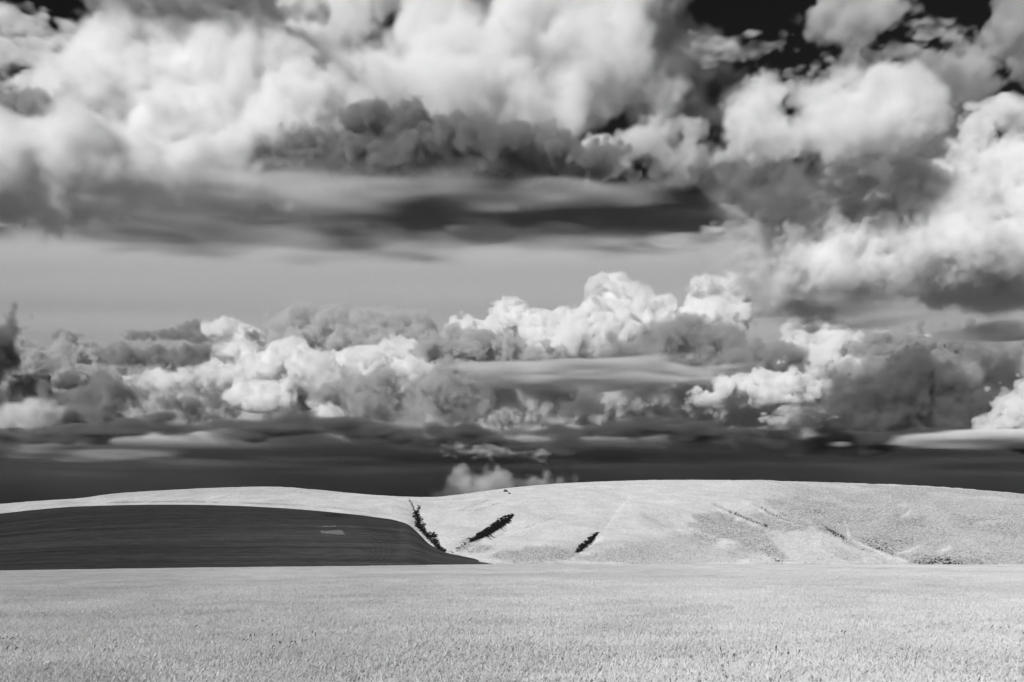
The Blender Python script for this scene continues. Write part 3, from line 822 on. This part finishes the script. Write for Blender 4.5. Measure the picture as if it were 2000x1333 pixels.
cu('cumulus_cloud', 'row of grey cumulus humps left of the tallest tower', 11200, 'cu', .76, .12,
   [(840, 683, 34, 26), (880, 675, 30, 26), (935, 680, 45, 28), (1000, 690, 45, 22), (1060, 697, 45, 20)], base=712)
cu('cumulus_cloud', 'row of grey rounded cumulus heads on the plain grey sky', 14000, 'cu', .78, .09,
   [(585, 640, 40, 34), (640, 640, 40, 30), (700, 637, 42, 32), (765, 640, 46, 34), (820, 655, 25, 20), (680, 670, 110, 30)], base=705)
cu('cumulus_cloud', 'bright white sloping cumulus bank in the left half of the band', 13000, 'cu', WHITE, .10,
   [(440, 658, 40, 22), (480, 680, 50, 30), (550, 705, 60, 34), (620, 725, 60, 36), (700, 715, 60, 36), (760, 695, 40, 26), (790, 690, 26, 18), (800, 725, 60, 30), (420, 740, 110, 26), (330, 745, 70, 16), (660, 755, 60, 26)], base=775)
cu('shade_toned_cloud', 'ragged dark grey cloud in front of the left end of the bright bank', 10500, 'murk', 0.5, 0.09,
   [(320, 695, 34, 20), (375, 690, 36, 22), (345, 705, 50, 14), (265, 700, 30, 12), (230, 702, 26, 18)], base=722)
cu('shade_toned_cloud', 'small dark ragged cloud on top of the left end of the band', 11000, 'murk', 0.5, 0.09,
   [(370, 645, 22, 16), (330, 655, 36, 9), (275, 655, 30, 9), (490, 655, 20, 9), (130, 660, 26, 8), (385, 660, 20, 8)], vox=2.5)
cu('shade_toned_cloud', 'near black cloud tower cut off by the left edge of the picture', 9800, 'murk', 0.34, 0.08,
   [(-10, 680, 26, 46), (2, 650, 18, 24), (-20, 720, 30, 40)])
cu('cumulus_cloud', 'grey rounded cumulus with pale tops at the left edge of the band', 10800, 'cu', .74, .12,
   [(60, 715, 46, 40), (110, 725, 40, 34), (190, 692, 36, 20), (140, 700, 30, 24), (20, 730, 30, 30), (170, 740, 60, 26)], base=768)
cu('shade_toned_cloud', 'large dark cloud hanging low at the left of the band', 10200, 'murk', 0.48, 0.06,
   [(160, 805, 80, 40), (210, 770, 50, 36), (100, 780, 90, 26), (30, 780, 60, 18)], base=845)
cu('cumulus_cloud', 'soft white patch of cloud beside the large dark cloud at the left edge', 9900, 'soft', WHITE, .07, [(52, 812, 34, 28), (95, 800, 36, 18), (0, 815, 25, 20)], width=.4)
cu('cumulus_cloud', 'single round cauliflower puff with a shaded right side in the left half', 10300, 'cu', .985, .14,
   [(500, 772, 42, 30), (540, 778, 34, 28), (465, 785, 24, 18), (520, 790, 50, 18)], base=806)
cu('shade_toned_cloud', 'small dark scrap of cloud left of the round puff', 10100, 'murk', 0.5, 0.08, [(375, 800, 30, 20), (345, 790, 18, 14), (420, 790, 20, 14), (560, 815, 26, 18)], vox=2.5)
cu('cumulus_cloud', 'soft white cloud patch low right of the round puff', 11600, 'cu', WHITE, .10, [(660, 800, 34, 28), (640, 815, 40, 18), (620, 785, 22, 18)], base=838, fbm=.25)
cu('cumulus_cloud', 'pale hazy cumulus field filling the band behind the round puff', 14500, 'cu', .80, .08,
   [(300, 775, 80, 34), (400, 785, 90, 36), (250, 815, 60, 22), (560, 790, 110, 40), (700, 780, 80, 40), (330, 815, 70, 18)], base=850, width=.3)
cu('shade_toned_cloud', 'grey ragged cloud between the bright bank and the pale low clouds', 10600, 'murk', 0.7, 0.07,
   [(700, 780, 60, 30), (740, 790, 46, 34), (665, 770, 40, 16), (770, 760, 40, 16), (870, 770, 36, 44), (900, 795, 40, 32)], base=835)
cu('stratus_bar', 'long level grey bar of cloud under the tallest tower', 10400, 'st', .88, .07, [(980, 722, 130, 6), (1010, 738, 150, 7), (1230, 718, 150, 6), (1290, 732, 130, 8), (1120, 726, 220, 5), (1370, 742, 80, 7), (1150, 744, 160, 5)], fbm=.7)
cu('cumulus_cloud', 'pale grey cumulus lumps under the level bar', 11900, 'cu', .95, .09,
   [(960, 770, 55, 34), (1040, 775, 50, 32), (1100, 790, 50, 28), (1220, 780, 70, 26), (1300, 785, 80, 28), (900, 800, 50, 26), (1010, 810, 90, 24), (1180, 815, 110, 22), (1400, 805, 90, 28), (1480, 818, 70, 22)], base=845, width=.25)
cu('cumulus_cloud', 'small bright white puff in the pale lumps under the level bar', 10700, 'cu', WHITE, .10, [(1145, 785, 26, 24), (1130, 800, 28, 14), (1165, 795, 18, 14)], base=815)
cu('cumulus_cloud', 'bright cumulus heads over a flat base right of the middle', 10300, 'cu', .99, .14,
   [(1430, 765, 34, 24), (1480, 760, 36, 26), (1540, 752, 44, 34), (1585, 765, 36, 26), (1500, 780, 80, 18), (1400, 778, 34, 14)], base=796)
cu('shade_toned_cloud', 'dark torn cloud right of the bright puff, above the flat based heads', 10900, 'murk', 0.6, 0.07,
   [(1450, 690, 40, 34), (1490, 720, 46, 30), (1440, 740, 40, 22), (1530, 700, 30, 26), (1400, 715, 30, 20)])
cu('cumulus_cloud', 'bright white ragged cumulus top in the right half of the band', 12300, 'cu', WHITE, .10,
   [(1580, 655, 38, 26), (1620, 680, 44, 34), (1660, 690, 36, 30), (1560, 680, 30, 16), (1600, 725, 46, 50), (1660, 740, 40, 44)], base=800)
cu('cumulus_cloud', 'uneven grey cumulus heads with pale rims at the right end of the band', 12000, 'cu', .66, .11,
   [(1720, 690, 40, 34), (1770, 675, 40, 30), (1830, 690, 44, 34), (1890, 690, 40, 34), (1940, 700, 40, 40), (1850, 730, 100, 40), (1700, 730, 60, 34)], base=790, fbm=.3)
cu('cloud_scrap', 'pair of small white cloud caps on top of the right end of the band', 13500, 'cu', WHITE, .10, [(1717, 662, 20, 12), (1795, 665, 24, 14), (1900, 657, 34, 9)], vox=2.4)
cu('shade_toned_cloud', 'large dark storm cloud low at the right', 10000, 'murk', 0.34, 0.055,
   [(1740, 760, 60, 34), (1800, 745, 60, 40), (1870, 755, 60, 44), (1860, 800, 90, 44), (1700, 795, 70, 34), (1780, 815, 110, 34), (1640, 822, 70, 18), (1930, 735, 46, 34), (1970, 760, 50, 30), (1930, 790, 50, 40), (1690, 760, 34, 22)], base=862, gain=.64, width=.6)
cu('cloud_scrap', 'small pale flat scrap of cloud in front of the dark storm cloud', 9600, 'wisp', .99, .10, [(1550, 815, 44, 16), (1525, 822, 30, 8), (1600, 808, 22, 8)], vox=2.6)
cu('cumulus_cloud', 'bright white cumulus cut off by the right edge low over the hill', 9300, 'cu', WHITE, .10, [(1985, 810, 50, 40), (1950, 830, 30, 20), (2040, 800, 60, 60), (1990, 785, 26, 22)], base=858)
cu('stratus_bar', 'thin pale streak of cloud low at the right over the dark rain', 9400, 'st', .985, .12, [(1840, 862, 100, 9), (1930, 860, 120, 10), (1790, 858, 34, 10), (1640, 868, 26, 5)])
cu('stratus_bar', 'thin pale streaks of cloud low at the left over the dark rain', 9600, 'st', .75, .010, [(170, 888, 110, 9), (260, 880, 90, 6), (70, 875, 50, 8), (60, 892, 60, 6)], width=1.4)
cu('stratus_bar', 'small pale streak of cloud in the dark rain above the dip in the hills', 9500, 'wisp', .85, .02, [(930, 878, 46, 10), (1000, 888, 50, 6)], vox=2.6)
cu('cumulus_cloud', 'pale soft cumulus peeping over the dip between the two hills', 9000, 'soft', .96, .028, [(898, 945, 40, 26), (950, 940, 46, 24), (1005, 945, 40, 20), (1050, 950, 40, 14), (930, 970, 90, 26)], width=.6, vox=3.2)

# --- great cumulus at the right, 7 km
cu('cumulus_cloud', 'huge white cumulus at the right edge above the band', 5000, 'cu', .999, .09,
   [(1905, 345, 60, 70), (1990, 400, 100, 105), (1860, 430, 100, 90), (1775, 425, 70, 70), (1720, 475, 90, 70), (1640, 495, 90, 60), (1555, 520, 56, 42), (1850, 510, 170, 70), (1990, 510, 130, 75), (2080, 450, 120, 130), (1640, 540, 130, 40)], base=590, width=.45, vox=3.4, kids=6, billow=.10, fbm=.28, join=.5, swing=.3, tilt=.45)
cu('cloud_scrap', 'torn wisps of cloud on the left flank of the huge cumulus', 4950, 'wisp', .88, .03,
   [(1560, 430, 40, 34), (1520, 400, 30, 24), (1610, 440, 50, 26), (1600, 385, 40, 20), (1660, 400, 40, 30), (1500, 470, 40, 26)], vox=3.0)
cu('cloud_scrap', 'grey wispy column of cloud left of the huge cumulus', 5100, 'wisp', .85, .03,
   [(1410, 490, 26, 36), (1400, 530, 26, 24), (1450, 510, 26, 34), (1470, 545, 34, 24), (1550, 600, 40, 22), (1430, 455, 22, 20)], vox=3.0)
cu('stratus_bar', 'level grey streaks of cloud under the huge cumulus', 6800, 'st', .96, .06,
   [(1700, 590, 220, 12), (1880, 600, 180, 12), (1930, 575, 120, 12), (1750, 622, 150, 12), (1960, 640, 90, 16), (1880, 560, 140, 10)])

# --- upper clouds, 4.5 to 6 km; shade put into the albedo of grey ones
cu('cloud_bank', 'vast soft white cloud bank filling the upper left', 4900, 'bank', .999, .075,
   [(290, 160, 150, 90), (390, 100, 90, 60), (110, 305, 120, 80), (330, 240, 190, 90), (500, 255, 150, 60), (200, 325, 220, 48), (0, 315, 110, 70), (520, 170, 150, 90), (420, 300, 200, 55), (210, 220, 90, 70), (640, 230, 110, 70), (130, 325, 190, 44, -150), (-40, 330, 140, 50, -150), (330, 320, 150, 36, -130)])
cu('cloud_bank', 'tall soft pale cloud columns at the top centre', 5400, 'bank', .985, .05,
   [(600, 80, 60, 90), (640, 20, 80, 60), (700, 150, 90, 80), (860, 90, 80, 110), (790, 190, 140, 50), (980, 120, 100, 100), (960, 210, 110, 44), (1110, 150, 90, 110), (1210, 140, 70, 70), (1270, 170, 36, 40), (1060, 40, 110, 60), (880, -40, 200, 60), (1200, 20, 90, 70), (1080, 240, 60, 30), (900, 240, 130, 34)])
cu('cloud_veil', 'plain dull grey veil of cloud along the top edge', 4800, 'soft', .55, .035, [(330, 5, 110, 34), (460, -5, 110, 34), (560, 15, 60, 30), (260, -10, 60, 30)], vox=5)
cu('cloud_scrap', 'broken grey cloud scraps over black sky in the upper left corner', 5700, 'wisp', .97, .035,
   [(120, 75, 50, 22), (60, 110, 60, 26), (210, 50, 30, 22), (20, 40, 30, 14), (100, 20, 40, 10), (60, 160, 70, 24), (10, 90, 30, 34)], vox=3.2)
cu('shade_toned_cloud', 'dull grey wedge of cloud against the white bank at the left edge', 4640, 'murk', .50, .06, [(90, 225, 70, 24), (30, 225, 60, 34), (150, 235, 50, 14), (100, 195, 26, 22)], width=.25, vox=3.6)
cu('shade_toned_cloud', 'long lumpy dark grey cloud in front of the white bank', 4640, 'murk', .42, .06,
   [(740, 240, 60, 30), (700, 250, 44, 26), (800, 252, 50, 30), (880, 268, 70, 34), (960, 285, 80, 34), (1060, 300, 80, 34), (630, 285, 60, 32), (560, 300, 60, 32), (500, 312, 60, 26), (430, 332, 50, 14), (760, 300, 130, 36), (920, 305, 100, 24), (1150, 320, 70, 26)], width=.28, billow=.22, fbm=.25, vox=3.6)
cu('cumulus_cloud', 'soft pale puff in the dull grey cloud left of the white twins', 5000, 'soft', .93, .035, [(1270, 280, 60, 34), (1320, 270, 40, 26), (1220, 290, 40, 24), (1170, 310, 60, 34), (1330, 310, 80, 30)], width=.35, vox=4)
cu('cloud_veil', 'dim grey cloud in the dark gap left of the white twins', 6500, 'soft', .40, .016, [(1350, 190, 60, 60), (1300, 230, 60, 40), (1380, 130, 50, 50), (1420, 220, 40, 50), (1280, 70, 50, 50)], vox=5)
cu('cumulus_cloud', 'narrow upright white puff, left one of the white twins', 4500, 'cu', WHITE, .055, [(1480, 230, 46, 60), (1490, 185, 26, 26), (1450, 250, 36, 46), (1510, 270, 50, 40)], width=.6, vox=3.4, fbm=.2, kids=5, billow=.08, join=.5)
cu('cumulus_cloud', 'broad white puff, right one of the white twins', 4550, 'cu', WHITE, .055, [(1720, 205, 80, 56), (1660, 235, 70, 50), (1770, 225, 60, 56), (1610, 265, 60, 36), (1690, 265, 110, 36), (1590, 180, 22, 30)], width=.6, vox=3.4, fbm=.2, kids=5, billow=.08, join=.5)
cu('cloud_veil', 'grey soft cloud layer below the white twins', 5400, 'soft', .52, .022, [(1480, 335, 120, 26), (1640, 330, 130, 24), (1780, 310, 70, 34), (1400, 330, 90, 34), (1840, 250, 50, 50), (1560, 365, 150, 22), (1720, 350, 110, 30), (1810, 370, 60, 34), (1640, 355, 80, 26), (1880, 190, 60, 50)], vox=4.5)
cu('cloud_scrap', 'grey round puffs on the black sky at the top edge, right of centre', 5600, 'soft', .88, .030, [(1630, 40, 54, 44), (1660, 30, 50, 50), (1715, 30, 26, 36), (1640, 75, 60, 16)], width=.4, vox=3.6)
cu('cloud_scrap', 'thin grey wisps on the black sky right of centre', 5800, 'wisp', .95, .025, [(1430, 92, 44, 14), (1490, 100, 30, 10), (1370, 95, 40, 20), (1700, 110, 60, 14), (1820, 60, 50, 14), (1780, 95, 40, 10), (1600, 150, 60, 12)], vox=3.2)
cu('shade_toned_cloud', 'grey cloud arm reaching in from the upper right corner', 5700, 'soft', .78, .035, [(1960, 90, 60, 30), (1900, 130, 60, 34), (1990, 40, 50, 34), (1840, 165, 50, 30), (2030, 110, 60, 50), (1760, 130, 50, 16), (1690, 140, 60, 14)], width=.3, vox=3.6)
cu('cloud_scrap', 'ragged white scrap of cloud at the right edge above the huge cumulus', 5200, 'wisp', WHITE, .06, [(1975, 200, 26, 36), (1990, 235, 26, 22), (2030, 210, 40, 40)], vox=2.8)
# level layers under the upper clouds; the dark one has shade in its albedo
cu('stratus_layer', 'level pale grey layers of cloud along the foot of the white bank', 4480, 'st', .985, .02,
   [(150, 366, 240, 15), (330, 378, 260, 10), (640, 362, 260, 9), (1090, 366, 110, 12), (480, 394, 280, 7), (880, 372, 180, 7), (1280, 360, 110, 7)], fbm=.45)
cu('stratus_layer', 'long dark streaky stratus layer under the upper clouds', 6300, 'st', .50, .022,
   [(120, 442, 190, 8), (300, 430, 260, 9), (420, 448, 240, 7), (620, 436, 260, 8), (560, 462, 260, 5), (820, 424, 260, 9), (860, 446, 260, 6), (1040, 410, 240, 10), (1120, 430, 280, 10), (1300, 405, 230, 12), (1330, 428, 200, 8), (1480, 412, 190, 12), (1600, 425, 130, 10), (1180, 456, 220, 5), (760, 472, 280, 4), (330, 470, 260, 4), (1450, 440, 150, 7)])
cu('cloud_scrap', 'small bright cloud under the white bank at the left edge', 5500, 'soft', WHITE, .05, [(40, 415, 50, 16), (90, 408, 34, 12), (0, 430, 30, 14)], vox=3.4)
cu('cloud_scrap', 'thin pale streaks lying across the dark stratus layer', 5900, 'st', .985, .05, [(960, 458, 120, 7), (1310, 396, 34, 5), (620, 425, 90, 6), (450, 412, 80, 5), (1330, 470, 90, 5), (1080, 445, 60, 5)], vox=2.6)
print('clouds', time.time() - T0, VOX[0] / 1e6, 'M voxels')
